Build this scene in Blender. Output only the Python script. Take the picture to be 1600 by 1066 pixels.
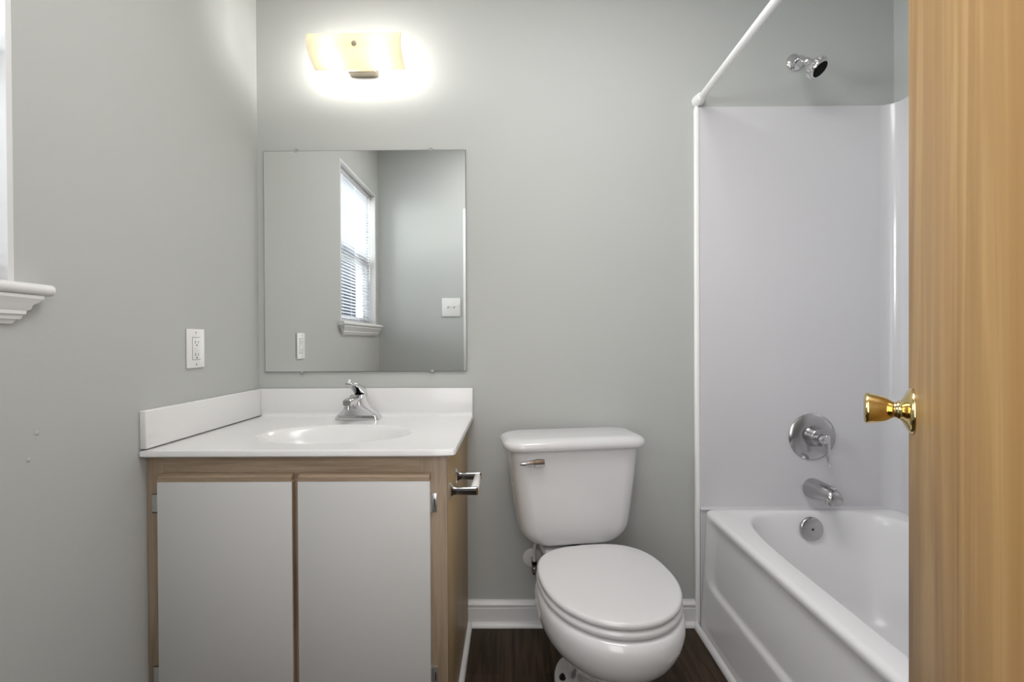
import bpy, bmesh, math
from mathutils import Vector, Matrix
PI = math.pi
for o in list(bpy.data.objects):
    bpy.data.objects.remove(o, do_unlink=True)
S = bpy.context.scene
C = S.collection

# ------------------------------------------------------------------ camera
F_PX = 715.0
CAM_Z = 1.095
cam_d = bpy.data.cameras.new('camera')
cam = bpy.data.objects.new('camera', cam_d)
C.objects.link(cam)
cam_d.sensor_width = 36.0
cam_d.lens = 36.0 * F_PX / 1600.0
cam_d.clip_start = 0.02
R = (Matrix.Rotation(math.radians(0.40), 4, 'Z') @ Matrix.Rotation(math.radians(90 - 0.35), 4, 'X')
     @ Matrix.Rotation(math.radians(-0.30), 4, 'Z'))
cam.matrix_world = Matrix.Translation((0, 0, CAM_Z)) @ R
lv = R.to_3x3().inverted() @ Vector((0, 1, 0))
cam_d.shift_x = (F_PX * lv.x / -lv.z) / 1600.0
cam_d.shift_y = (F_PX * lv.y / -lv.z) / 1600.0
S.camera = cam

# ------------------------------------------------------------------ view + world
S.view_settings.view_transform = 'Standard'
S.view_settings.look = 'None'
S.view_settings.gamma = 1.0
S.view_settings.use_curve_mapping = False
S.view_settings.exposure = -0.18

w = bpy.data.worlds.new('sky')
S.world = w
w.use_nodes = True
nt = w.node_tree
bg = nt.nodes['Background']
tc = nt.nodes.new('ShaderNodeTexCoord')
sep = nt.nodes.new('ShaderNodeSeparateXYZ')
rmp = nt.nodes.new('ShaderNodeValToRGB')
nt.links.new(tc.outputs['Generated'], sep.inputs[0])
mp = nt.nodes.new('ShaderNodeMapRange')
mp.inputs[1].default_value = -0.4
mp.inputs[2].default_value = 0.8
nt.links.new(sep.outputs[2], mp.inputs[0])
nt.links.new(mp.outputs[0], rmp.inputs[0])
rmp.color_ramp.elements[0].position = 0.30
rmp.color_ramp.elements[0].color = (0.22, 0.22, 0.23, 1)
rmp.color_ramp.elements[1].position = 0.95
rmp.color_ramp.elements[1].color = (0.36, 0.52, 0.88, 1)
e = rmp.color_ramp.elements.new(0.37)
e.color = (0.60, 0.71, 0.93, 1)
nt.links.new(rmp.outputs[0], bg.inputs[0])
bg.inputs[1].default_value = 1.0

def area(name, loc, target, sx, sy, watts, col):
    l = bpy.data.lights.new(name, 'AREA')
    l.shape = 'RECTANGLE'
    l.size, l.size_y = sx, sy
    l.energy = watts
    l.color = col
    o = bpy.data.objects.new(name, l)
    C.objects.link(o)
    o.location = loc
    o.rotation_euler = (Vector(target) - Vector(loc)).to_track_quat('-Z', 'Y').to_euler()
    return o

# daylight falling through the window, then two added fill lights
area('window_daylight', (-2.00, 0.48, 2.10), (-0.98, 0.58, 1.65), 1.4, 1.4, 270, (0.99, 0.99, 1.0))
area('doorway_fill', (-0.035, -0.05, 1.25), (-0.035, 1.5, 1.05), 0.56, 1.4, 10.5, (1.0, 0.99, 0.985))  # added fill just behind the camera, standing in for light through the doorway
area('ceiling_fill', (0.10, 0.76, 2.57), (0.10, 0.76, 0), 0.9, 0.6, 19, (1.0, 0.99, 0.985))  # added overhead fill, no fixture modelled; lifts counter, tub and left wall
BULB = 130.0

# ------------------------------------------------------------------ materials
def newmat(name):
    m = bpy.data.materials.new(name)
    m.use_nodes = True
    return m, m.node_tree, m.node_tree.nodes['Principled BSDF']

def plain(name, col, rough=0.5, metal=0.0, coat=0.0, bump=0.0, bscale=200.0, var=0.0, vscale=3.0, spec=0.5):
    m, t, b = newmat(name)
    b.inputs['Base Color'].default_value = (*col, 1)
    b.inputs['Roughness'].default_value = rough
    b.inputs['Metallic'].default_value = metal
    b.inputs['Coat Weight'].default_value = coat
    b.inputs['Specular IOR Level'].default_value = spec
    b.inputs['Coat Roughness'].default_value = 0.05
    tcn = t.nodes.new('ShaderNodeTexCoord')
    if bump:
        n = t.nodes.new('ShaderNodeTexNoise')
        n.inputs['Scale'].default_value = bscale
        n.inputs['Detail'].default_value = 2
        t.links.new(tcn.outputs['Object'], n.inputs['Vector'])
        bp = t.nodes.new('ShaderNodeBump')
        bp.inputs['Strength'].default_value = bump
        bp.inputs['Distance'].default_value = 0.002
        t.links.new(n.outputs['Fac'], bp.inputs['Height'])
        t.links.new(bp.outputs[0], b.inputs['Normal'])
    n2 = t.nodes.new('ShaderNodeTexNoise')
    n2.inputs['Scale'].default_value = vscale
    t.links.new(tcn.outputs['Object'], n2.inputs['Vector'])
    r = t.nodes.new('ShaderNodeValToRGB')
    v = var
    r.color_ramp.elements[0].color = (*[c * (1 - v) for c in col], 1)
    r.color_ramp.elements[1].color = (*[min(1, c * (1 + v)) for c in col], 1)
    r.color_ramp.elements[0].position = 0.3
    r.color_ramp.elements[1].position = 0.7
    t.links.new(n2.outputs['Fac'], r.inputs[0])
    t.links.new(r.outputs[0], b.inputs['Base Color'])
    return m

def wood(name, stops, stretch, scale=6.0, rough=0.45, dist=1.2, fine=0.35, coat=0.0):
    """grain runs along the axis with the small stretch value"""
    m, t, b = newmat(name)
    b.inputs['Roughness'].default_value = rough
    b.inputs['Coat Weight'].default_value = coat
    tcn = t.nodes.new('ShaderNodeTexCoord')
    mpn = t.nodes.new('ShaderNodeMapping')
    mpn.inputs['Scale'].default_value = stretch
    t.links.new(tcn.outputs['Object'], mpn.inputs[0])
    n1 = t.nodes.new('ShaderNodeTexNoise')
    n1.inputs['Scale'].default_value = scale
    n1.inputs['Detail'].default_value = 5
    n1.inputs['Distortion'].default_value = dist
    n2 = t.nodes.new('ShaderNodeTexNoise')
    n2.inputs['Scale'].default_value = scale * 9
    n2.inputs['Detail'].default_value = 4
    for n in (n1, n2):
        t.links.new(mpn.outputs[0], n.inputs['Vector'])
    mx = t.nodes.new('ShaderNodeMath')
    mx.operation = 'MULTIPLY_ADD'
    sub = t.nodes.new('ShaderNodeMath')
    sub.operation = 'SUBTRACT'
    sub.inputs[1].default_value = 0.5
    t.links.new(n2.outputs['Fac'], sub.inputs[0])
    t.links.new(sub.outputs[0], mx.inputs[0])
    mx.inputs[1].default_value = fine
    t.links.new(n1.outputs['Fac'], mx.inputs[2])
    r = t.nodes.new('ShaderNodeValToRGB')
    els = r.color_ramp.elements
    els[0].position, els[0].color = stops[0][0], (*stops[0][1], 1)
    els[1].position, els[1].color = stops[-1][0], (*stops[-1][1], 1)
    for p, c in stops[1:-1]:
        k = els.new(p)
        k.color = (*c, 1)
    t.links.new(mx.outputs[0], r.inputs[0])
    t.links.new(r.outputs[0], b.inputs['Base Color'])
    bp = t.nodes.new('ShaderNodeBump')
    bp.inputs['Strength'].default_value = 0.12
    bp.inputs['Distance'].default_value = 0.001
    t.links.new(mx.outputs[0], bp.inputs['Height'])
    t.links.new(bp.outputs[0], b.inputs['Normal'])
    return m

WALLC = (0.485, 0.497, 0.482)
M = {}
M['wall'] = plain('wall_paint', WALLC, 0.6, bump=0.10, bscale=120, var=0.012, vscale=1.5, spec=0.22)
M['ceiling'] = plain('ceiling_paint', (0.75, 0.75, 0.74), 0.8, bump=0.2, bscale=90)
M['trim'] = plain('white_trim_paint', (0.76, 0.76, 0.76), 0.28, var=0.01)
M['porcelain'] = plain('white_porcelain', (0.70, 0.695, 0.705), 0.10, coat=0.4)
M['seat'] = plain('white_seat_enamel', (0.66, 0.655, 0.66), 0.18, coat=0.2)
M['tub'] = plain('white_tub_enamel', (0.84, 0.83, 0.84), 0.24)
M['surround'] = plain('white_fibreglass', (0.64, 0.63, 0.65), 0.2, coat=0.2)
M['marble'] = plain('cultured_marble', (0.77, 0.77, 0.765), 0.17)
M['laminate'] = plain('white_laminate', (0.60, 0.60, 0.595), 0.42)
M['plastic'] = plain('white_plastic', (0.80, 0.80, 0.79), 0.3)
M['dark'] = plain('dark_slot', (0.03, 0.03, 0.03), 0.6)
M['rubber'] = plain('black_rubber', (0.006, 0.006, 0.0065), 0.8, bump=0.3, bscale=400, spec=0.2)
M['rust'] = plain('dark_rusty_steel', (0.03, 0.025, 0.022), 0.5, metal=0.6, bump=0.5, bscale=300)
M['chrome'] = plain('chrome', (0.72, 0.72, 0.73), 0.09, metal=1.0)
M['satin'] = plain('worn_chrome', (0.50, 0.49, 0.50), 0.22, metal=1.0)
M['nickel'] = plain('brushed_nickel', (0.50, 0.45, 0.36), 0.32, metal=1.0)
M['zinc'] = plain('zinc_hinge', (0.62, 0.62, 0.62), 0.3, metal=0.9)
M['brass'] = plain('polished_brass', (0.74, 0.58, 0.27), 0.10, metal=1.0)
M['mirror'] = plain('mirror_silver', (0.90, 0.915, 0.905), 0.0, metal=1.0)
M['mirror_edge'] = plain('mirror_edge', (0.07, 0.075, 0.07), 0.3)
M['clear'] = plain('clear_plastic', (0.72, 0.72, 0.70), 0.15)
M['clip'] = plain('smoky_clip', (0.45, 0.45, 0.44), 0.12)
M['rod'] = plain('white_rod_enamel', (0.90, 0.90, 0.88), 0.3)
M['cord'] = plain('white_cord', (0.75, 0.75, 0.75), 0.7)
M['slat'] = plain('blind_slat', (0.55, 0.56, 0.58), 0.35)
M['caulk'] = plain('white_caulk', (0.72, 0.72, 0.72), 0.5)
M['siding'] = plain('neighbour_siding', (0.35, 0.36, 0.38), 0.7)

oak = [(0.22, (0.21, 0.15, 0.098)), (0.45, (0.315, 0.235, 0.160)), (0.62, (0.375, 0.285, 0.205)), (0.8, (0.44, 0.345, 0.255))]
M['oak_h'] = wood('pale_oak_across', oak, (1.2, 30, 30), 3.0, 0.5, 0.6, 0.5)
M['oak_v'] = wood('pale_oak_upright', [(p, tuple(x * 0.97 for x in c)) for p, c in oak], (22, 22, 1.0), 3.0, 0.5, 0.6, 0.25)
M['maple'] = wood('maple_side', [(0.3, (0.40, 0.28, 0.14)), (0.55, (0.47, 0.335, 0.175)), (0.75, (0.52, 0.375, 0.20))], (14, 14, 0.7), 2.0, 0.45, 0.5, 0.15)
M['door'] = wood('birch_door', [(0.25, (0.205, 0.098, 0.019)), (0.40, (0.305, 0.160, 0.040)), (0.52, (0.335, 0.185, 0.052)), (0.66, (0.42, 0.25, 0.088)), (0.80, (0.325, 0.170, 0.047))],
                 (5, 5, 0.42), 1.6, 0.5, 3.0, 0.16)

# floor planks
m, t, b = newmat('dark_vinyl_planks')
tcn = t.nodes.new('ShaderNodeTexCoord')
mpn = t.nodes.new('ShaderNodeMapping')
mpn.inputs['Rotation'].default_value = (0, 0, PI / 2)
mpn.inputs['Location'].default_value = (0.3, 0.045, 0)
t.links.new(tcn.outputs['Object'], mpn.inputs[0])
br = t.nodes.new('ShaderNodeTexBrick')
br.offset = 0.37
br.inputs['Scale'].default_value = 1.0
br.inputs['Brick Width'].default_value = 1.2
br.inputs['Row Height'].default_value = 0.15
br.inputs['Mortar Size'].default_value = 0.001
br.inputs['Color1'].default_value = (0.034, 0.022, 0.0135, 1)
br.inputs['Color2'].default_value = (0.054, 0.036, 0.022, 1)
br.inputs['Mortar'].default_value = (0.02, 0.014, 0.01, 1)
t.links.new(mpn.outputs[0], br.inputs['Vector'])
m2 = t.nodes.new('ShaderNodeMapping')
m2.inputs['Scale'].default_value = (26, 1.6, 1)
t.links.new(tcn.outputs['Object'], m2.inputs[0])
ns = t.nodes.new('ShaderNodeTexNoise')
ns.inputs['Scale'].default_value = 2.2
ns.inputs['Detail'].default_value = 6
ns.inputs['Distortion'].default_value = 0.8
t.links.new(m2.outputs[0], ns.inputs['Vector'])
rr = t.nodes.new('ShaderNodeValToRGB')
rr.color_ramp.elements[0].position = 0.3
rr.color_ramp.elements[0].color = (0.45, 0.45, 0.45, 1)
rr.color_ramp.elements[1].position = 0.72
rr.color_ramp.elements[1].color = (1.5, 1.45, 1.4, 1)
t.links.new(ns.outputs['Fac'], rr.inputs[0])
mul = t.nodes.new('ShaderNodeMix')
mul.data_type = 'RGBA'
mul.blend_type = 'MULTIPLY'
mul.inputs[0].default_value = 1.0
t.links.new(br.outputs['Color'], mul.inputs[6])
t.links.new(rr.outputs[0], mul.inputs[7])
t.links.new(mul.outputs[2], b.inputs['Base Color'])
b.inputs['Roughness'].default_value = 0.5
b.inputs['Specular IOR Level'].default_value = 0.25
M['floor'] = m

# frosted glass of the lamp shade
m, t, b = newmat('frosted_cream_glass')
tr = t.nodes.new('ShaderNodeBsdfTranslucent')
tr.inputs[0].default_value = (0.95, 0.90, 0.76, 1)
df = t.nodes.new('ShaderNodeBsdfDiffuse')
df.inputs[0].default_value = (0.85, 0.79, 0.64, 1)
mxs = t.nodes.new('ShaderNodeMixShader')
mxs.inputs[0].default_value = 0.33
t.links.new(tr.outputs[0], mxs.inputs[1])
t.links.new(df.outputs[0], mxs.inputs[2])
t.links.new(mxs.outputs[0], t.nodes['Material Output'].inputs[0])
M['frosted'] = m

m, t, b = newmat('lit_bulb')
b.inputs['Base Color'].default_value = (1, 1, 1, 1)
b.inputs['Emission Color'].default_value = (1.0, 0.975, 0.93, 1)
b.inputs['Emission Strength'].default_value = BULB
M['bulb'] = m

m, t, b = newmat('window_glass')
gl = t.nodes.new('ShaderNodeBsdfGlossy')
gl.inputs['Roughness'].default_value = 0.0
tp = t.nodes.new('ShaderNodeBsdfTransparent')
tp.inputs[0].default_value = (0.95, 0.97, 0.97, 1)
mxs = t.nodes.new('ShaderNodeMixShader')
mxs.inputs[0].default_value = 0.06
t.links.new(tp.outputs[0], mxs.inputs[1])
t.links.new(gl.outputs[0], mxs.inputs[2])
t.links.new(mxs.outputs[0], t.nodes['Material Output'].inputs[0])
M['pane'] = m

# ------------------------------------------------------------------ mesh helpers
class B:
    """a bmesh collector; .obj() links it as ONE mesh object"""
    def __init__(s):
        s.bm = bmesh.new()

    def box(s, x0, x1, y0, y1, z0, z1, bev=0.0, seg=2):
        r = bmesh.ops.create_cube(s.bm, size=1.0)
        vs = r['verts']
        bmesh.ops.scale(s.bm, vec=(x1 - x0, y1 - y0, z1 - z0), verts=vs)
        bmesh.ops.translate(s.bm, vec=((x0 + x1) / 2, (y0 + y1) / 2, (z0 + z1) / 2), verts=vs)
        if bev:
            es = list({e for v in vs for e in v.link_edges})
            bmesh.ops.bevel(s.bm, geom=es, offset=bev, segments=seg, affect='EDGES', profile=0.5)
        return s

    def loft(s, rings, cap0=True, cap1=True, closed=True):
        rows = [[s.bm.verts.new(p) for p in r] for r in rings]
        n = len(rows[0])
        for a, b_ in zip(rows, rows[1:]):
            for i in range(n if closed else n - 1):
                j = (i + 1) % n
                s.bm.faces.new((a[i], a[j], b_[j], b_[i]))
        if closed and cap0:
            s.bm.faces.new(list(reversed(rows[0])))
        if closed and cap1:
            s.bm.faces.new(rows[-1])
        return s

    def lathe(s, prof, origin, axis, n=40, cap0=True, cap1=True):
        """prof = [(distance along axis, radius)]"""
        a = Vector(axis).normalized()
        u = a.cross(Vector((0, 0, 1)) if abs(a.z) < 0.9 else Vector((1, 0, 0))).normalized()
        v = a.cross(u)
        o = Vector(origin)
        rings = []
        for d, r in prof:
            r = max(r, 1e-5)
            rings.append([o + a * d + (u * math.cos(2 * PI * i / n) + v * math.sin(2 * PI * i / n)) * r for i in range(n)])
        return s.loft(rings, cap0, cap1)

    def tube(s, pts, rad, n=20, smooth=6):
        P = [Vector(p) for p in pts]
        Rr = rad if isinstance(rad, (list, tuple)) else [rad] * len(P)
        Q, q = [], []
        if smooth and len(P) > 2:
            for i in range(len(P) - 1):
                p0, p1, p2, p3 = P[max(i - 1, 0)], P[i], P[i + 1], P[min(i + 2, len(P) - 1)]
                for k in range(smooth):
                    t_ = k / smooth
                    Q.append(0.5 * ((2 * p1) + (p2 - p0) * t_ + (2 * p0 - 5 * p1 + 4 * p2 - p3) * t_ ** 2 + (3 * p1 - p0 - 3 * p2 + p3) * t_ ** 3))
                    q.append(Rr[i] * (1 - t_) + Rr[i + 1] * t_)
            Q.append(P[-1])
            q.append(Rr[-1])
        else:
            Q, q = P, Rr
        rings = []
        u = None
        for i, p in enumerate(Q):
            a = (Q[min(i + 1, len(Q) - 1)] - Q[max(i - 1, 0)]).normalized()
            if u is None:
                u = a.cross(Vector((0, 0, 1)) if abs(a.z) < 0.9 else Vector((1, 0, 0))).normalized()
            else:
                u = (u - a * u.dot(a)).normalized()
            v = a.cross(u)
            rings.append([p + (u * math.cos(2 * PI * k / n) + v * math.sin(2 * PI * k / n)) * q[i] for k in range(n)])
        return s.loft(rings)

    def prism(s, poly, axis, a0, a1):
        """extrude a polygon; axis 'x': poly=(y,z); 'y': (x,z); 'z': (x,y)"""
        f = {'x': lambda p, a: (a, p[0], p[1]), 'y': lambda p, a: (p[0], a, p[1]), 'z': lambda p, a: (p[0], p[1], a)}[axis]
        return s.loft([[f(p, a0) for p in poly], [f(p, a1) for p in poly]])

    def obj(s, name, mat, parent=None, smooth=True, angle=35, **tags):
        bmesh.ops.recalc_face_normals(s.bm, faces=s.bm.faces[:])
        me = bpy.data.meshes.new(name)
        s.bm.to_mesh(me)
        s.bm.free()
        me.materials.append(M[mat])
        if smooth:
            me.polygons.foreach_set('use_smooth', [True] * len(me.polygons))
            me.set_sharp_from_angle(angle=math.radians(angle))
        o = bpy.data.objects.new(name, me)
        C.objects.link(o)
        if parent:
            o.parent = parent
        for k, v in tags.items():
            o[k] = v
        return o

def thing(name, label, cat, loc=(0, 0, 0), rz=0.0, group=None):
    o = bpy.data.objects.new(name, None)
    o.empty_display_size = 0.05
    C.objects.link(o)
    o.location = loc
    o.rotation_euler = (0, 0, rz)
    o['label'] = label
    o['category'] = cat
    if group:
        o['group'] = group
    return o

def rrect(cx, cy, w_, d_, r, z, n=8):
    out = []
    for qx, qy, a0 in ((1, 1, 0), (-1, 1, 90), (-1, -1, 180), (1, -1, 270)):
        for k in range(n + 1):
            a = math.radians(a0 + 90.0 * k / n)
            out.append((cx + qx * (w_ / 2 - r) + r * math.cos(a), cy + qy * (d_ / 2 - r) + r * math.sin(a), z))
    return out

# ------------------------------------------------------------------ room (metres; camera foot at the origin, +y into the room)
XL, XR = -0.98, 1.464           # left wall, right wall of the tub alcove
YB, YF = 1.765, 0.147           # back wall, wall with the doorway
ZC = 2.60
WY0, WY1, WZ0, WZ1 = 0.215, 0.896, 1.215, 2.15   # window opening

st = dict(kind='structure')
B().box(XL - .14, XR + .12, -1.3, YB + .12, -0.06, 0).obj('floor', 'floor', **st)
B().box(XL - .14, XR + .12, -1.3, YB + .12, ZC, ZC + .06).obj('ceiling', 'ceiling', **st)
B().box(XL - .14, XR + .12, YB, YB + .12, 0, ZC).obj('wall_back', 'wall', **st)
B().box(XR, XR + .12, -1.2, YB, 0, ZC).obj('wall_right', 'wall', **st)
wl = B()
wl.box(XL - .14, XL, -1.2, WY0, 0, ZC).box(XL - .14, XL, WY1, YB, 0, ZC)
wl.box(XL - .14, XL, WY0, WY1, 0, WZ0 - .018).box(XL - .14, XL, WY0, WY1, WZ1, ZC)
wall_left = wl.obj('wall_left', 'wall', **st)
for y, z, r in ((0.935, 0.910, .0055), (0.918, 0.859, .0045)):
    B().lathe([(-.001, r), (.0006, r * .9), (.0015, r * .55), (.0018, .0)], (XL, y, z), (1, .0, .0), 14).obj('spackle_bump', 'wall', wall_left)
# wall with the doorway; the camera stands in the opening
DX0, DX1, DZ = -0.335, 0.262, 2.05
wf = B()
wf.box(XL, DX0 - .02, YF - .12, YF, 0, ZC).box(DX1 + .02, XR, YF - .12, YF, 0, ZC).box(DX0 - .02, DX1 + .02, YF - .12, YF, DZ + .02, ZC)
wf.obj('wall_front', 'wall', **st)
jb = B()
jb.box(DX0 - .02, DX0, YF - .125, YF + .004, 0, DZ, .002).box(DX1, DX1 + .02, YF - .125, YF + .004, 0, DZ, .002).box(DX0 - .02, DX1 + .02, YF - .125, YF + .004, DZ, DZ + .02, .002)
jb.obj('trim_1', 'trim', **st)
# end wall of the tub alcove
B().box(0.70, XR, YF, 0.243, 0, ZC).obj('wall_alcove', 'wall', **st)
# hall behind the doorway
B().box(XL, XR, -1.3, -1.2, 0, ZC).obj('wall_hall', 'ceiling', **st)

# baseboards
def base_profile(sgn, w0):
    """(distance from wall, z) profile -> polygon"""
    return [(w0, 0.0), (w0 + sgn * .013, 0.0), (w0 + sgn * .013, 0.066), (w0 + sgn * .008, 0.069), (w0 + sgn * .008, 0.072), (w0 + sgn * .014, .076), (w0 + sgn * .0145, .081), (w0 + sgn * .012, .086), (w0 + sgn * .007, .090), (w0 + sgn * .005, .095), (w0, .095)]
B().prism(base_profile(-1, YB), 'x', -0.1745, 0.699).obj('baseboard_back', 'trim', angle=25, **st)
def quarter(x0, s, r, n=6):
    return [(x0, 0.0)] + [(x0 + s * r * math.cos(PI / 2 * k / n), r * math.sin(PI / 2 * k / n)) for k in range(n + 1)]
B().prism([(YB - .0131 + (p[0] - 0), p[1]) for p in quarter(0, -1, .016)], 'x', -0.160, 0.690).obj('trim_2', 'trim', **st)
B().prism(base_profile(1, XL), 'y', YF, 1.21).obj('baseboard_left', 'trim', angle=25, **st)
B().prism(base_profile(1, YF), 'x', XL + .014, DX0 - .022).obj('baseboard_front', 'trim', angle=25, **st)
# quarter round along the cabinet side and caulk bead along the tub foot
B().prism(quarter(-0.1745, 1, .017), 'y', 1.216, YB - .0135).obj('trim_3', 'trim', **st)
B().prism(quarter(0.7035, -1, .017), 'y', 0.246, YB - .0135).obj('trim_4', 'caulk', **st)

# ------------------------------------------------------------------ window
win = bpy.data.objects.new('window_1', None)
C.objects.link(win)
win['kind'] = 'structure'
win['label'] = 'white double hung window behind mini blinds on the left wall'
win.location = (XL, (WY0 + WY1) / 2, WZ0)
wm = Matrix.Translation(-Vector(win.location))
def wobj(b_, name, mat, parent=None, **k):
    b_.bm.transform(wm)
    return b_.obj(name, mat, parent or win, **k)
xo = XL - .14
j = B()
j.box(xo, XL + .0005, WY1 - .012, WY1, WZ0, WZ1, .0015).box(xo, XL + .0005, WY0, WY0 + .012, WZ0, WZ1, .0015).box(xo, XL + .0005, WY0 + .012, WY1 - .012, WZ1 - .012, WZ1, .0015)
wobj(j, 'jamb', 'trim')
y0, y1 = WY0 + .012, WY1 - .012
f = B()
zm = 1.665
def sash(x0, x1, z0, z1, nm):
    s_ = B()
    s_.box(x0, x1, y0, y0 + .04, z0, z1, .003).box(x0, x1, y1 - .04, y1, z0, z1, .003)
    s_.box(x0, x1, y0 + .04, y1 - .04, z0, z0 + .045, .003).box(x0, x1, y0 + .04, y1 - .04, z1 - .035, z1, .003)
    so = wobj(s_, nm, 'trim')
    wobj(B().box((x0 + x1) / 2 - .002, (x0 + x1) / 2 + .002, y0 + .038, y1 - .038, z0 + .043, z1 - .033), 'pane', 'pane', so)
sash(xo + .004, xo + .030, zm - .02, WZ1 - .013, 'sash')
sash(xo + .032, xo + .058, WZ0 + .002, zm + .02, 'sash')
# stool with rounded nose
stl = B()
nose = []
for k in range(9):
    a = -PI / 2 + PI * k / 8
    nose.append((XL + .026 + .011 * math.cos(a), WZ0 - .0115 + .0115 * math.sin(a)))
poly = [(xo + .06, WZ0 - .0175), ] + [(XL + .001, WZ0 - .023)] + nose + [(xo + .06, WZ0)]
ring0 = [(p[0], p[1]) for p in poly]
stl.prism([(XL + .0005, WZ0 - .023)] + nose + [(XL + .0005, WZ0)], 'y', WY0 - .046, WY1 + .045)
stl.box(xo + .058, XL + .001, WY0 + .001, WY1 - .001, WZ0 - .0178, WZ0)
wobj(stl, 'stool', 'trim')
ap = B()
ring = []
for out, end, z in ((.030, .028, WZ0 - .0235), (.030, .028, WZ0 - .030), (.026, .022, WZ0 - .038), (.024, .012, WZ0 - .043), (.020, .012, WZ0 - .052), (.018, .005, WZ0 - .055),
                    (.018, .004, WZ0 - .062), (.014, .002, WZ0 - .065), (.013, -.002, WZ0 - .072), (.008, -.006, WZ0 - .073), (.006, -.010, WZ0 - .081)):
    ring.append([(XL + .0005, WY0 - end + .0, z), (XL + out, WY0 - end, z), (XL + out, WY1 + end, z), (XL + .0005, WY1 + end, z)])
ap.loft(ring)
wobj(ap, 'apron', 'trim', angle=15)

# mini blind inside the reveal
bl = thing('window_blind', 'white slatted mini blind hanging inside the window recess on the left wall', 'blind', (XL - .045, (WY0 + WY1) / 2, WZ0))
bo = Vector(bl.location)
by0, by1 = y0 + .006 - bo.y, y1 - .006 - bo.y
B().box(-.016, .016, by0, by1, WZ1 - .045 - bo.z, WZ1 - .0125 - bo.z, .003).obj('headrail', 'slat', bl)
sl = B()
zt, zb = WZ1 - .055 - bo.z, .022
n_sl = 44
for i in range(n_sl):
    z = zb + (zt - zb) * i / (n_sl - 1)
    tilt = math.radians(5)
    pts = []
    for k in range(5):
        s_ = -1 + k * .5
        pts.append((s_ * .0125 * math.cos(tilt), z + s_ * .0125 * math.sin(tilt) + .0022 * (1 - s_ * s_)))
    poly = pts + [(p[0], p[1] - .0006) for p in reversed(pts)]
    sl.prism(poly, 'y', by0 + .004, by1 - .004)
sl.obj('slats', 'slat', bl)
B().box(-.012, .012, by0 + .003, by1 - .003, .001, .015, .003).obj('bottom_rail', 'slat', bl)
for fy in (.16, .5, .84):
    cdd = B()
    yy = by0 + (by1 - by0) * fy
    for dx in (-.0135, .0135):
        cdd.tube([(dx, yy, .012), (dx, yy, zt + .02)], .0009, 6, 0)
    cdd.obj('ladder_cord', 'cord', bl)
B().tube([(.020, by0 + .05, zt + .015), (.022, by0 + .051, .30)], .0035, 8, 0).obj('tilt_wand', 'clear', bl)
# house next door seen in slivers between the lower slats
B().box(-6.4, -6.2, -24.0, 2.2, 0, 4.3).obj('neighbour_wall', 'siding', **st)

# ------------------------------------------------------------------ vanity cabinet
CF = 1.215      # face frame plane
CR = -0.175
vc = thing('vanity_cabinet', 'pale oak vanity cabinet with two flat white doors, under the sink', 'cabinet', (-0.5775, 1.49, 0))
co = Vector(vc.location)
def cobj(b_, name, mat, parent=None, **k):
    off = -(co if parent is None else co)
    b_.bm.transform(Matrix.Translation(off))
    return b_.obj(name, mat, parent or vc, **k)
cobj(B().box(CR - .016, CR, CF + .018, YB - .002, 0, .792, .001), 'side_panel', 'maple')
cobj(B().box(XL + .002, XL + .018, CF + .018, YB - .002, 0, .792).box(XL + .018, CR - .016, CF + .019, YB - .002, .095, .111)
     .box(XL + .018, CR - .016, CF + .07, CF + .085, 0, .095).box(XL + .018, CR - .016, YB - .012, YB - .002, .111, .60), 'carcass', 'maple')
for x0_, x1_, z0_, z1_ in ((XL + .002, -.932, .095, .792), (-.245, CR, .0, .792), (-.602, -.548, .13, .70)):
    cobj(B().box(x0_, x1_, CF, CF + .018, z0_, z1_, .001), 'frame_stile', 'oak_v')
for z0_, z1_ in ((.70, .792), (.095, .13)):
    cobj(B().box(-.932, -.245, CF + .0003, CF + .0177, z0_, z1_), 'frame_rail', 'oak_h')
def cab_door(x0, x1, hinge_left):
    d = B().box(x0, x1, CF - .018, CF - .001, .118, .728, .0012)
    do = cobj(d, 'door', 'laminate', None)
    rail = B().prism([(CF - .0182, .7282), (CF - .0182, .7400), (CF - .014, .7425), (CF - .003, .7478), (CF - .001, .7478), (CF - .001, .7282)], 'x', x0 + .001, x1 - .0005)
    cobj(rail, 'top_edge', 'oak_h', do, label='oak finger-pull edge')
    edge = B().box((x1 - .001) if hinge_left else (x0 - .002), (x1 + .002) if hinge_left else (x0 + .001), CF - .0165, CF - .001, .119, .727)
    cobj(edge, 'edge_band', 'oak_v', do)
    for hz in (.667, .205):
        h = B()
        if hinge_left:
            h.box(x0 - .0245, x0 - .0005, CF - .004, CF - .0005, hz - .025, hz + .025, .001)
            h.lathe([(0, .0035), (.05, .0035)], (x0 - .001, CF - .006, hz - .025), (0, 0, 1), 12)
        else:
            h.box(x1 + .0005, x1 + .016, CF - .005, CF - .0005, hz - .025, hz + .025, .001)
            h.lathe([(0, .0035), (.05, .0035)], (x1 + .001, CF - .007, hz - .025), (0, 0, 1), 12)
        ho = cobj(h, 'hinge', 'zinc', do)
        if not hinge_left:
            cobj(B().box(x1 + .0085, x1 + .0125, CF - .0056, CF - .0049, hz - .012, hz + .010), 'slot', 'dark', do)
        else:
            for q in (.0245, -.0245):
                cobj(B().box(x0 - .0245, x0 - .002, CF - .0046, CF - .0035, hz + q - .001, hz + q + .001), 'knuckle', 'dark', do)
cab_door(-.938, -.582, True)
cab_door(-.566, -.218, False)

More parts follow.
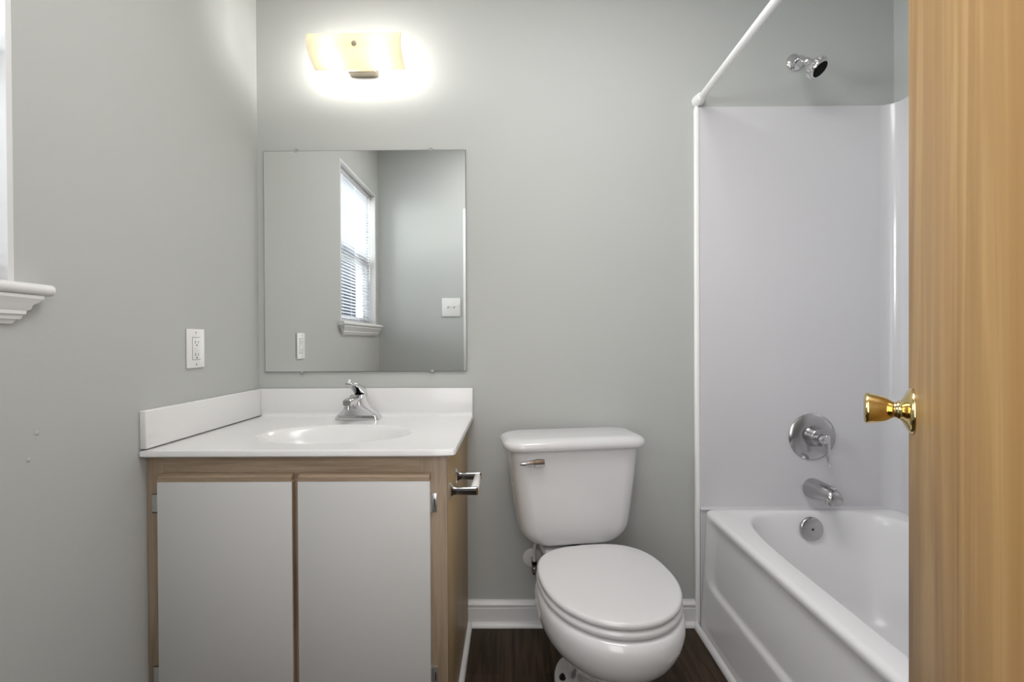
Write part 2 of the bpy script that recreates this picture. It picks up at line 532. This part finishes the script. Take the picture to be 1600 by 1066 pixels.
# ------------------------------------------------------------------ vanity top with moulded oval basin
ZT = .812
vt = thing('countertop', 'glossy white vanity top with a moulded oval sink and backsplash', 'countertop', (-.565, 1.48, .793))
vo = Vector(vt.location)
tx0, tx1, ty0, ty1 = XL + .003, -.150, 1.190, YB - .002
bcx, bcy = -.548, 1.414
def rect_ring(inset, z, angs, r=.016):
    out = []
    x0, x1, ya, yb = tx0 + inset, tx1 - inset, ty0 + inset, ty1 - inset
    for a in angs:
        c, s_ = math.cos(a), math.sin(a)
        k = 1e9
        if c > 1e-9: k = min(k, (x1 - bcx) / c)
        if c < -1e-9: k = min(k, (x0 - bcx) / c)
        if s_ > 1e-9: k = min(k, (yb - bcy) / s_)
        if s_ < -1e-9: k = min(k, (ya - bcy) / s_)
        x, y = bcx + k * c, bcy + k * s_
        # round the front right corner
        ccx, ccy = x1 - r, ya + r
        if x > ccx and y < ccy:
            v = Vector((x - ccx, y - ccy)).normalized() * r
            x, y = ccx + v.x, ccy + v.y
        out.append((x, y, z))
    return out
angs = [2 * PI * i / 180 for i in range(180)]
for X_, Y_ in ((tx0, ty0), (tx1, ty0), (tx0, ty1), (tx1, ty1)):
    a = math.atan2(Y_ - bcy, X_ - bcx) % (2 * PI)
    i = min(range(len(angs)), key=lambda q: abs(angs[q] - a))
    angs[i] = a
def ell(ax, ay, z, dy=0):
    return [(bcx + ax * math.cos(a), bcy + dy + ay * math.sin(a), z) for a in angs]
rings = [ell(.25, .16, .7935), rect_ring(.004, .7935, angs), rect_ring(.0, .797, angs), rect_ring(.0, ZT - .004, angs), rect_ring(.0015, ZT - .001, angs), rect_ring(.004, ZT, angs), rect_ring(.007, ZT, angs),
         ell(.241, .153, ZT), ell(.238, .150, ZT), ell(.233, .145, ZT - .001), ell(.227, .140, ZT - .005), ell(.219, .134, ZT - .013), ell(.205, .125, ZT - .035),
         ell(.180, .110, ZT - .065), ell(.145, .09, ZT - .093), ell(.09, .06, ZT - .112), ell(.03, .025, ZT - .120)]
b_ = B().loft(rings, cap0=False)
b_.bm.transform(Matrix.Translation(-vo))
b_.obj('counter', 'marble', vt, angle=40)
bs = B().box(tx0 + .0, tx1 - .001, YB - .022, YB - .002, ZT + .0003, .9165, .003, 3)
# coved joint
cv = []
for k in range(7):
    a = PI / 2 * k / 6
    cv.append((YB - .0218 - .014 + .014 * math.sin(a), ZT + .014 - .014 * math.cos(a)))
bs.prism(cv + [(YB - .0218, ZT + .0002)], 'x', tx0 + .02, tx1 - .004)
bs.bm.transform(Matrix.Translation(-vo))
bs.obj('backsplash', 'marble', vt)
dr = B().lathe([(0, .022), (.002, .022), (.003, .019), (.001, .012), (.001, 0)], (bcx, bcy, ZT - .1203), (0, 0, 1), 24)
dr.bm.transform(Matrix.Translation(-vo))
dr.obj('drain', 'chrome', vt)

# loose side splash along the left wall
ss = B().box(XL + .001, XL + .019, 1.192, YB - .0235, ZT + .0035, .9165, .0025, 3)
ss.obj('side_splash', 'marble', label='white side splash strip standing on the vanity top along the left wall', category='splash guard')

# ------------------------------------------------------------------ basin faucet
FX, FY = -.561, 1.668
fa = thing('sink_faucet', 'chrome single lever faucet standing on the vanity top behind the sink', 'faucet', (FX, FY, ZT))
# base: wide foot sweeping up to a narrow neck
rg = []
for z, w_, d_, oy in ((0, .160, .062, 0), (.006, .160, .062, 0), (.017, .148, .058, -.001), (.021, .140, .060, -.004), (.033, .106, .066, -.010), (.046, .082, .074, -.018), (.060, .064, .078, -.024), (.074, .052, .070, -.024), (.086, .047, .050, -.014), (.092, .043, .040, -.010)):
    rg.append(rrect(0, oy, w_, d_, min(w_, d_) * .2, z + .0002, 5))
B().loft(rg).obj('body', 'chrome', fa, angle=28)
sp = []
for y, z, w_, h_ in ((.0, .050, .046, .050), (-.035, .060, .042, .046), (-.070, .070, .037, .036), (-.100, .0755, .034, .028), (-.118, .0755, .031, .023), (-.124, .0755, .026, .017)):
    sp.append([(p[0], y, z + p[1]) for p in rrect(0, 0, w_, h_, min(w_, h_) * .36, 0, 5)])
B().loft(sp).obj('spout', 'chrome', fa, angle=30)
B().lathe([(0, .0125), (.012, .0125), (.013, .0140), (.020, .0140), (.021, .011)], (0, -.106, .071), (0, -.1, -1), 24).obj('aerator', 'satin', fa)
hd = []
for y, z, w_, h_ in ((.030, .083, .034, .012), (.027, .094, .046, .030), (.010, .1045, .046, .034), (-.015, .115, .042, .028), (-.045, .1265, .037, .018), (-.075, .134, .032, .011), (-.098, .1375, .026, .0075), (-.106, .1375, .018, .0045)):
    hd.append([(p[0], y, z + p[1]) for p in rrect(0, 0, w_, h_, min(w_, h_) * .42, 0, 5)])
B().loft(hd).obj('lever', 'chrome', fa, angle=30)
B().lathe([(0, .0045), (.012, .0045), (.014, .003)], (0, -.098, .139), (0, .2, 1), 12).obj('lever_tip', 'plastic', fa)

# ------------------------------------------------------------------ frameless mirror
mi = thing('wall_mirror', 'large frameless rectangular mirror on the back wall above the sink', 'mirror', (-.565, YB, .98))
MX0, MX1, MZ0, MZ1 = -.388, .391, 0.0, .850
mp_ = B().box(MX0, MX1, -.0075, -.001, MZ0, MZ1)
mp_.obj('backing', 'mirror_edge', mi, smooth=False)
B().box(MX0 + .0015, MX1 - .0015, -.0085, -.0074, MZ0 + .0015, MZ1 - .0015).obj('glass', 'mirror', mi, smooth=False)
for x, z, s_ in ((-.262, MZ1, 1), (.257, MZ1, 1), (-.245, MZ0, -1), (.257, MZ0, -1)):
    k = B()
    k.box(x - .006, x + .006, -.0110, -.0088, *sorted((z - s_ * .005, z + s_ * .0075)), .0008)
    k.box(x - .006, x + .006, -.0110, -.0005, *sorted((z + s_ * .0005, z + s_ * .0075)), .0008)
    k.lathe([(0, .003), (.0015, .0026), (.002, .001)], (x, -.0110, z + s_ * .004), (0, -1, 0), 12)
    k.obj('clip', 'clip', mi)

# ------------------------------------------------------------------ wall lamp
LX = -.555
la = thing('wall_lamp', 'two-bulb wall lamp with a curved frosted glass shade, above the mirror', 'lamp', (LX, YB, 2.10))
bp_ = B().box(-.060, .048, -.040, -.001, .012, .105, .004, 3)
bp_.obj('backplate', 'nickel', la)
prof = [(.140, .090), (.146, .078), (.150, .064), (.148, .048), (.140, .034), (.126, .022), (.108, .011), (.090, .005), (.070, .000)]
shd = B()
th = .004
outer = [(-o_, z) for o_, z in prof]
inner = []
for i, (y, z) in enumerate(outer):
    a = Vector(outer[max(i - 1, 0)])
    c = Vector(outer[min(i + 1, len(outer) - 1)])
    tn = (c - a).normalized()
    nn = Vector((-tn.y, tn.x))
    if nn.x < 0: nn = -nn
    inner.append((y + nn.x * th, z + nn.y * th))
shd.prism(outer + list(reversed(inner)), 'x', -.1675, .1675)
shd.obj('glass_shade', 'frosted', la, angle=50)
B().lathe([(0, .009), (.003, .009), (.006, .006), (.009, .002)], (.003, -.149, .047), (0, -1, .0), 18).obj('finial', 'nickel', la)
B().tube([(.003, -.04, .047), (.003, -.1435, .047)], .003, 10, 0).obj('stem', 'nickel', la)
for bx_ in (-.095, .086):
    so = B().lathe([(0, .006), (.022, .007), (.023, .009), (.034, .009)], (bx_, -.040, .038), (0, -1, 0), 20)
    so.tube([(bx_, -.044, .038), (bx_ * .45, -.036, .038)], .005, 8, 0)
    s2 = so.obj('socket', 'plastic', la)
    B().lathe([(0, .002), (.003, .008), (.010, .0150), (.022, .0175), (.046, .0175), (.058, .014), (.065, .006), (.066, .001)], (bx_, -.092, .010), (0, 0, 1), 24).obj('bulb', 'bulb', la)

# ------------------------------------------------------------------ toilet
to = thing('toilet', 'white two-piece toilet with closed lid, between vanity and bathtub', 'toilet', (.191, 1.728, 0), math.radians(8.5))
lid = []
for z, w_, d_, r in ((.7305, .455, .195, .05), (.7310, .480, .214, .06), (.736, .494, .226, .065), (.746, .499, .230, .068), (.755, .494, .225, .066), (.763, .476, .210, .06), (.768, .450, .186, .055), (.770, .42, .155, .05)):
    lid.append(rrect(0, -.110, w_, d_, r, z, 10))
B().loft(lid).obj('tank_lid', 'porcelain', to, angle=60)
tk = []
for z, w_, d_ in ((.7300, .440, .186), (.7295, .448, .192), (.70, .444, .191), (.62, .427, .187), (.54, .408, .182), (.49, .394, .178), (.460, .384, .175), (.441, .368, .170), (.424, .340, .162), (.411, .304, .152), (.403, .262, .140), (.4005, .21, .12)):
    tk.append(rrect(0, -.108, w_, d_, min(.055, d_ * .3), z, 10))
B().loft(tk).obj('tank', 'porcelain', to, angle=60)
# flush lever on the left of the tank front
FYT = -.2042
lv_ = B().lathe([(0, .012), (.006, .012), (.010, .010)], (-.138, FYT + .001, .694), (0, -1, 0), 20)
lv_.loft([[(x, FYT - .010 + yy * .5, .694 + zz) for yy, zz in [(math.cos(2 * PI * k / 12) * t_, math.sin(2 * PI * k / 12) * h_) for k in range(12)]] for x, t_, h_ in
          ((-.119, .004, .006), (-.120, .012, .0120), (-.135, .014, .0138), (-.152, .013, .0125), (-.154, .010, .0105), (-.166, .010, .0095), (-.182, .008, .006), (-.198, .006, .0045), (-.201, .003, .002))])
lv_.obj('flush_lever', 'satin', to, angle=30)

def egg(uf, ub, uc, hw, z, nb=2.7, N=72, nf=2.05):
    out = []
    for i in range(N):
        t_ = 2 * PI * i / N
        c, s_ = math.cos(t_), math.sin(t_)
        n_ = nf if c >= 0 else nb
        q = 2.0 / n_
        u = uc + (uf - uc) * abs(c) ** q if c >= 0 else uc - (uc - ub) * abs(c) ** q
        x = hw * math.copysign(abs(s_) ** q, s_)
        out.append((x, -u, z))
    return out
bowl = [egg(*a) for a in (
    (.672, .30, .46, .165, .4008), (.690, .285, .46, .181, .4005), (.697, .27, .46, .187, .396), (.703, .25, .46, .191, .380), (.704, .235, .455, .192, .360), (.699, .22, .45, .189, .335),
    (.686, .21, .44, .181, .310), (.664, .20, .43, .168, .285), (.634, .19, .42, .150, .260), (.600, .18, .40, .130, .238), (.566, .17, .38, .110, .215),
    (.540, .155, .38, .092, .190), (.525, .14, .38, .078, .160), (.518, .12, .39, .070, .12), (.520, .11, .40, .066, .07, 2.0), (.524, .10, .40, .067, .03, 2.0), (.524, .10, .40, .067, .0006, 2.0))]
B().loft(bowl).obj('bowl', 'porcelain', to, angle=60)
# rear deck carrying the tank
dk = [rrect(0, -.165, w_, d_, .05, z, 8) for z, w_, d_ in ((.24, .16, .18), (.31, .19, .23), (.36, .22, .27), (.382, .225, .28), (.388, .215, .27))]
B().loft(dk).obj('deck', 'porcelain', to, angle=60)
B().lathe([(0, .045), (.0123, .045)], (0, -.11, .3883), (0, 0, 1), 24).obj('gasket', 'rubber', to)
# flanged foot with the bolt ears
ft = [egg(*a) for a in ((.45, .16, .31, .106, .0006, 2.2), (.45, .16, .31, .106, .018, 2.2), (.447, .163, .31, .103, .024, 2.2), (.435, .175, .31, .094, .027, 2.2))]
B().loft(ft).obj('foot', 'porcelain', to, angle=40)
for sx in (-1, 1):
    bt = B().lathe([(0, .011), (.004, .011), (.0045, .0085), (.010, .0085), (.0105, .0050), (.015, .0045)], (sx * .079, -.278, .0266), (0, 0, 1), 6)
    bt.obj('floor_bolt', 'rust', to)
SZ = .4035
def slab(z0, z1, off, uf, ub, hw):
    h = z1 - z0
    r = h * .5
    out = []
    for k in range(9):
        a = -PI / 2 + PI * k / 8
        ins = r * (1 - math.cos(a)) + off
        out.append((ins, z0 + r + r * math.sin(a)))
    return [egg(uf - i_, ub + i_, .46, hw - i_, z, 2.75) for i_, z in out]
sr = slab(SZ, SZ + .021, 0, .691, .255, .188)
B().loft(sr).obj('seat', 'seat', to, angle=60)
ld = slab(SZ + .0225, SZ + .0415, 0, .689, .270, .187)
ld += [egg(.64, .315, .46, .145, SZ + .0430), egg(.55, .40, .46, .06, SZ + .0438)]
B().loft(ld).obj('seat_lid', 'seat', to, angle=60)
for sx in (-1, 1):
    B().box(sx * .075 - .022, sx * .075 + .022, -.270, -.246, .385, .4235, .006, 3).obj('seat_hinge', 'seat', to)

# water supply at the wall
vx, vz = .074, .258
sv = thing('water_supply_valve', 'chrome stop valve with a white round wall plate, behind the toilet', 'valve', (vx, YB, vz))
B().lathe([(.0008, .036), (.003, .036), (.007, .030), (.008, .010)], (0, 0, 0), (0, -1, 0), 36).obj('escutcheon', 'plastic', sv, label='white wall plate')
B().tube([(0.0, -.0, 0), (.004, -.030, -.004), (.006, -.058, -.012)], .0075, 12).obj('pipe', 'satin', sv)
vb = B().lathe([(0, .009), (.008, .012), (.024, .012), (.028, .009), (.036, .009)], (.005, -.060, -.034), (0, 0, 1), 18)
vb.lathe([(0, .007), (.018, .007), (.019, .012), (.026, .012), (.027, .009)], (.005, -.06, -.022), (.75, -.45, -.5), 14)
vb.obj('valve_body', 'satin', sv)
B().lathe([(0, .010), (.012, .013), (.016, .008)], (.021, -.070, -.037), (.75, -.45, -.5), 8).obj('valve_knob', 'rubber', sv)
B().lathe([(0, .0105), (.011, .0105), (.012, .008)], (.005, -.060, .0015), (0, 0, 1), 6).obj('hose_nut', 'rubber', sv)
B().tube([(.005, -.060, .010), (.006, -.061, .06), (.014, -.066, .10), (.022, -.078, .153)], .006, 12).obj('hose', 'plastic', sv)

# ------------------------------------------------------------------ paper holder on the cabinet side
th_ = thing('toilet_paper_holder', 'chrome paper holder with bare white roller on the vanity cabinet side', 'paper holder', (CR, 1.32, .685))
for y in (-.069, .069):
    p = []
    for x, hy, hz in ((-.0008, .0065, .024), (.003, .007, .024), (.005, .006, .021), (.008, .005, .014), (.014, .0045, .0105), (.022, .0045, .0100), (.066, .0055, .0112), (.076, .0055, .0115), (.080, .004, .009)):
        p.append([(x, y + q[0], q[1]) for q in rrect(0, 0, hy * 2, hz * 2, min(hy, hz) * .5, 0, 4)])
    B().loft(p).obj('post', 'chrome', th_, angle=30)
B().lathe([(0, .004), (.004, .009), (.008, .0115), (.060, .0115), (.061, .0105), (.118, .0105), (.122, .008), (.126, .004)], (.069, -.063, .0), (0, 1, 0), 20).obj('roller', 'plastic', th_)

# ------------------------------------------------------------------ outlet on the left wall
OY, OZ = 1.405, 1.077
ou = thing('wall_outlet', 'white rectangular socket outlet plate on the left wall above the side splash', 'outlet', (XL, OY, OZ))
B().box(.0006, .006, -.0385, .0385, -.060, .060, .0025, 3).obj('cover_plate', 'plastic', ou)
B().box(.005, .0078, -.0168, .0168, -.0335, .0335, .0008).obj('receptacle', 'plastic', ou)
B().box(.0058, .0063, -.0180, .0180, -.0347, -.0337).box(.0058, .0063, -.0180, .0180, .0337, .0347).box(.0058, .0063, -.0180, -.0172, -.0347, .0347).box(.0058, .0063, .0172, .0180, -.0347, .0347).obj('gap_line', 'dark', ou)
for z in (.019, -.019):
    B().box(.0076, .0081, -.0075, -.0055, z - .004, z + .0045).obj('socket_slot', 'dark', ou)
    B().box(.0076, .0081, .0055, .0075, z - .0035, z + .004).obj('socket_slot', 'dark', ou)
    B().lathe([(0, .0024), (.0005, .0024)], (.0077, 0, z - .009), (1, 0, 0), 10).obj('ground_hole', 'dark', ou)
B().box(.0076, .0087, -.007, .007, -.0035, -.0005, .0003).box(.0076, .0087, -.007, .007, .0005, .0035, .0003).obj('test_button', 'plastic', ou)
for z in (-.049, .049):
    B().lathe([(0, .003), (.0008, .0028), (.001, 0)], (.006, 0, z), (1, 0, 0), 12).obj('screw', 'satin', ou)

# switch on the doorway wall, seen in the mirror
sw = thing('light_switch', 'white double switch plate on the wall reflected in the mirror', 'switch', (-.446, YF, 1.345))
B().box(-.068, .068, .0006, .006, -.068, .068, .002, 3).obj('cover_plate', 'plastic', sw)
for x in (-.023, .023):
    B().box(x - .005, x + .005, .0055, .0068, -.012, .012).obj('slot', 'clear', sw)
    B().prism([(.0066, -.005), (.0066, .006), (.016, .012), (.017, .007)], 'x', x - .0035, x + .0035).obj('toggle', 'plastic', sw)
    for z in (-.030, .030):
        B().lathe([(0, .003), (.001, .002)], (x, .006, z), (0, 1, 0), 10).obj('screw', 'plastic', sw)

# ------------------------------------------------------------------ bathtub
tb = thing('bathtub', 'glossy white alcove bathtub with a recessed apron panel, right of the toilet', 'bathtub', (1.08, 1.0, 0))
NB = 400
TX0, TX1, TY0, TY1, TZ = .705, 1.448, .2615, 1.7455, .449
tcx, tcy = (TX0 + TX1) / 2, (TY0 + TY1) / 2
def sup(cx, cy, hx, hy, n_, z):
    out = []
    for i in range(NB):
        a = 2 * PI * (i + .5) / NB
        c, s_ = math.cos(a), math.sin(a)
        r = 1.0 / (abs(c) ** n_ + abs(s_) ** n_) ** (1.0 / n_)
        out.append((cx + hx * r * c, cy + hy * r * s_, z))
    return out
def sm(a, b_, x):
    t_ = max(0, min(1, (x - a) / (b_ - a)))
    return t_ * t_ * (3 - 2 * t_)
def outer_ring(inset, z):
    r = sup(tcx, tcy, (TX1 - TX0) / 2 - inset, (TY1 - TY0) / 2 - inset * .3, 60, z)
    out = []
    for x, y, zz in r:
        kx = max(0.0, min(1.0, (tcx - x) / ((TX1 - TX0) / 2 - inset) * 1.15 - .12))
        x += kx * .024 * (z / TZ)
        # recessed apron panel with rounded corners
        if x < tcx and kx > .9:
            py0, py1, pz0 = TY0 + .07, 1.695, .187
            rr_ = .07
            dx_ = max(py0 + rr_ - y, y - (py1 - rr_), 0.0)
            dz_ = max(pz0 + rr_ - z, 0.0)
            dist = rr_ - math.hypot(dx_, dz_)
            x += .011 * sm(-.004, .018, dist) * sm(.435, .40, z)
        # only the front edge is rolled; along the walls the rim stays level
        if z > TZ - .0185:
            zz = TZ + (z - TZ) * sm(.80, .97, (tcx - x) / ((TX1 - TX0) / 2 - inset))
        out.append((x, y, zz))
    return out
rings = [outer_ring(0, z) for z in (0.0006, .04, .09, .12, .14, .155, .165, .175, .182, .188, .194, .20, .207, .215, .225, .24, .26, .28, .31, .34, .37, .39, .41, .42, .428)]
for k in range(1, 7):
    a = PI / 2 * k / 6
    rings.append(outer_ring(.018 * (1 - math.cos(a)), TZ - .018 + .018 * math.sin(a)))
icx, icy = 1.112, 1.0
for hx, hy, n_, z in ((.316, .726, 5, TZ + .0), (.309, .722, 5, TZ - .002), (.303, .718, 5, TZ - .007), (.298, .715, 5, TZ - .016), (.293, .711, 5, TZ - .04), (.284, .700, 5, .34), (.270, .680, 4.6, .24), (.255, .655, 4.2, .15), (.240, .63, 4, .105), (.215, .595, 3.6, .078), (.17, .53, 3.2, .066), (.08, .3, 3, .062)):
    rings.append(sup(icx, icy, hx, hy, n_, z))
bb = B().loft(rings, cap0=False)
bb.bm.transform(Matrix.Translation((-1.08, -1.0, 0)))
bb.obj('tub_shell', 'tub', tb, angle=50)
dd = B().lathe([(0, .03), (.003, .03), (.004, .024), (.002, .015), (.002, 0)], (1.10, 1.50, .0645), (0, 0, 1), 24)
dd.bm.transform(Matrix.Translation((-1.08, -1.0, 0)))
dd.obj('drain', 'satin', tb)

# overflow plate on the drain end
of = thing('overflow_plate', 'round chrome overflow plate on the bathtub end, below the spout', 'overflow plate', (1.106, 1.7035, .392))
ax = Vector((0, -1, .10)).normalized()
B().lathe([(-.004, .040), (.002, .0435), (.006, .043), (.010, .040), (.012, .034), (.0125, .0)], (0, 0, 0), ax, 40).obj('plate', 'satin', of, angle=50)
B().lathe([(0, .0045), (.0012, .004), (.0013, 0)], ax * .0125, ax, 12).obj('screw', 'dark', of)

# ------------------------------------------------------------------ tub surround
sr_ = thing('tub_surround', 'white moulded shower surround panels above the bathtub', 'shower surround', (1.08, 1.75, TZ))
def soff(b_):
    b_.bm.transform(Matrix.Translation((-1.08, -1.75, -TZ)))
    return b_
Z0, Z1 = TZ + .0005, 1.984
pts_in = [(.706, 1.750)]
for k in range(9):
    a = PI / 2 * k / 8
    pts_in.append((1.449 - .055 + .055 * math.sin(a), 1.750 - .055 + .055 * math.cos(a)))
pts_in += [(1.449, .262)]
pts_out = [(1.463, .262), (1.463, 1.764), (.706, 1.764)]
def inset_poly(e):
    o = []
    for x, y in pts_in:
        o.append((min(x + e, 1.463), min(y + e, 1.764)))
    return o + pts_out
pn = B()
pn.loft([[(x, y, z) for x, y in inset_poly(e)] for e, z in ((0, Z0), (0, Z1 - .006), (.002, Z1 - .002), (.006, Z1))])
pn.box(.716, 1.4485, 1.7465, 1.7638, .0006, Z0 - .0003)
pn.box(1.4495, 1.4628, .2625, 1.7638, .0006, Z0 - .0003)
soff(pn).obj('wall_panel', 'surround', sr_, angle=30)
cvp = [(1.7498, Z0), (1.7498, Z0 + .010)] + [(1.7498 - .010 + .010 * math.sin(PI / 2 - PI / 2 * k / 7) * 1.0, Z0 + .010 - .010 * math.sin(PI / 2 * k / 7)) for k in range(1, 8)]
soff(B().prism(cvp, 'x', .716, 1.436)).obj('cove', 'surround', sr_)
et = B()
et.loft([[(p[0], p[1], z) for p in rrect(.7065, 1.7550, w_, d_, .0055, 0, 5)] for z, w_, d_ in ((.0006, .018, .018), (Z1 - .012, .018, .018), (Z1 - .004, .014, .014), (Z1, .011, .0115))])
soff(et).obj('edge_bead', 'rod', sr_)

# ------------------------------------------------------------------ mixer valve, spout, shower head, rod
mv = thing('shower_mixer', 'chrome mixer valve with round plate and lever above the tub spout', 'shower valve', (1.140, 1.7495, .725))
B().lathe([(.0005, .0885), (.003, .0885), (.008, .082), (.014, .066), (.016, .050), (.0165, .036)], (0, 0, 0), (0, -1, 0), 56).obj('wall_plate', 'satin', mv, angle=50)
B().lathe([(.0155, .040), (.030, .036), (.048, .033), (.050, .031), (.050, .012)], (0, 0, .004), (0, -1, 0), 36).obj('hub', 'satin', mv)
kb = B().lathe([(.049, .013), (.062, .016), (.072, .016), (.078, .012), (.080, .004)], (.000, 0, .001), (0, -1, 0), 28)
kb.obj('handle_cap', 'chrome', mv)
lvv = []
for z, w_, d_, y in ((.018, .012, .010, -.068), (.014, .020, .014, -.068), (-.01, .0165, .013, -.070), (-.06, .0145, .010, -.076), (-.092, .0145, .009, -.080), (-.096, .010, .006, -.080)):
    lvv.append([(.012 + p[0], y + p[1], z) for p in rrect(0, 0, w_, d_, min(w_, d_) * .4, 0, 5)])
B().loft(lvv).obj('lever', 'chrome', mv, angle=40)

ts = thing('tub_spout', 'chrome tub spout with diverter knob, between mixer valve and overflow plate', 'spout', (1.142, 1.7495, .528))
sp = []
for y, z, w_, h_ in ((-.0005, .0, .074, .076), (-.012, .0, .074, .076), (-.045, .004, .069, .068), (-.080, .008, .062, .056), (-.105, .008, .057, .050), (-.120, .003, .053, .050), (-.131, -.003, .047, .040), (-.134, -.006, .038, .026)):
    sp.append([(p[0], y - (p[1] < 0) * 0, z + p[1]) for p in rrect(0, 0, w_, h_, min(w_, h_) * .47, 0, 8)])
B().loft(sp).obj('spout_body', 'satin', ts, angle=50)
B().loft([rrect(0, -.1115, w_, d_, .016, z, 6) for z, w_, d_ in ((.0, .048, .038), (-.014, .047, .036), (-.023, .044, .034))]).obj('outlet', 'satin', ts)
B().lathe([(0, .004), (.010, .004), (.011, .010), (.014, .010), (.0155, .007)], (0, -.113, .027), (0, -.15, 1), 16).obj('diverter_knob', 'chrome', ts)

sh = thing('showerhead', 'chrome shower head with black spray face, high on the alcove end wall', 'shower head', (1.086, YB, 2.154))
B().lathe([(.0006, .033), (.004, .033), (.009, .028), (.014, .016), (.015, .011)], (0, 0, 0), (0, -1, 0), 40).obj('flange', 'chrome', sh, angle=50)
ax = Vector((.42, -.50, -.75)).normalized()
fc = Vector((.004, -.142, -.109))     # centre of the spray face
bk = fc - ax * .062
B().tube([(0, -.008, 0), (0, -.04, -.004), bk * .55 + Vector((0, -.02, -.008)), bk], .0085, 16).obj('arm', 'chrome', sh)
B().lathe([(-.010, .010), (-.006, .0125), (.004, .0125), (.006, .011), (.010, .014), (.018, .014), (.024, .020), (.030, .028), (.034, .0325), (.040, .034), (.054, .034), (.058, .0335), (.062, .030), (.0615, .0265)], bk, ax, 40, cap1=True).obj('head', 'chrome', sh, angle=40)
rb_ = B()
u = ax.cross(Vector((0, 0, 1))).normalized()
v = ax.cross(u)
for k in range(18):
    a = 2 * PI * k / 18
    p = bk + ax * .041 + (u * math.cos(a) + v * math.sin(a)) * .0345
    q = p + ax * .013
    rb_.tube([p, q], .0038, 8, 0)
rb_.obj('grip_ribs', 'chrome', sh)
sf = B().lathe([(.0605, .0272), (.0625, .0272), (.0635, .025), (.0635, 0)], bk, ax, 36)
for rr2, nn2 in ((.021, 14), (.013, 9), (.006, 5)):
    for k in range(nn2):
        a = 2 * PI * k / nn2
        sf.lathe([(0, .0016), (.0016, .0011), (.0017, 0)], bk + ax * .0634 + (u * math.cos(a) + v * math.sin(a)) * rr2, ax, 6)
sf.obj('spray_face', 'rubber', sh)

rd = thing('shower_curtain_rod', 'white shower curtain rod running above the bathtub edge', 'curtain rod', (.716, 1.0, 2.0085))
B().tube([(0, YB - 1.0 - .004, 0), (0, .243 - 1.0 + .004, 0)], .0125, 24, 0).obj('rod', 'rod', rd)
for yy, s_ in ((YB - 1.0, -1), (.243 - 1.0, 1)):
    B().lathe([(.0006, .023), (.010, .0225), (.026, .0195), (.040, .0165), (.044, .0145), (.045, .0126)], (0, yy, 0), (0, s_, 0), 32).obj('end_cap', 'rod', rd, angle=50)

# ------------------------------------------------------------------ open door on the right
phi = math.radians(36)
dr_ = bpy.data.objects.new('door_1', None)
C.objects.link(dr_)
dr_['kind'] = 'structure'
dr_['label'] = 'open birch veneer door at the right edge with a brass knob'
# local x runs from hinge to latch along the visible face, local y points to the far (hidden) face
E = Vector((.5686, .66))
Ld = .61
hg = E - Ld * Vector((math.sin(phi), math.cos(phi)))
dr_.location = (hg.x, hg.y, .012)
dr_.rotation_euler = (0, 0, PI / 2 - phi)
# with this rotation local +y points to the left (towards the camera side); the slab lies on -y
B().box(0, Ld, -.035, 0, 0, 2.02, .0012).obj('leaf', 'door', dr_)
kz = .999 - .012
kx = Ld - .0585
kn = B().lathe([(.0004, .0305), (.002, .0305), (.004, .0295), (.0055, .0275), (.008, .0225), (.0115, .0155), (.014, .0125), (.0165, .0120)], (kx, 0, kz), (0, 1, 0), 48)
ko = kn.obj('knob_rosette', 'brass', dr_, angle=40)
B().lathe([(.0125, .0118), (.0160, .0118), (.0178, .0106), (.0200, .0102), (.0230, .0122), (.0270, .0152), (.0320, .0178), (.0380, .0197), (.0440, .0208), (.0470, .0214), (.0492, .0214), (.0508, .0207), (.0518, .0190), (.0522, .0165), (.0515, .012), (.0515, 0)], (kx, 0, kz), (0, 1, 0), 48).obj('knob', 'brass', dr_, angle=40)
B().lathe([(.0004, .0305), (.004, .0295), (.008, .0225), (.014, .0125), (.022, .0100), (.033, .0170), (.046, .0210), (.052, .019), (.0522, 0)], (kx, -.035, kz), (0, -1, 0), 32).obj('knob', 'brass', dr_, angle=40)
B().box(Ld - .0006, Ld + .0012, -.030, -.005, kz - .028, kz + .028, .0004).obj('latch_plate', 'brass', dr_)
for hz_ in (.18, 1.0, 1.82):
    B().lathe([(0, .005), (.09, .005)], (-.003, -.036, hz_), (0, 0, 1), 12).obj('hinge', 'brass', dr_)
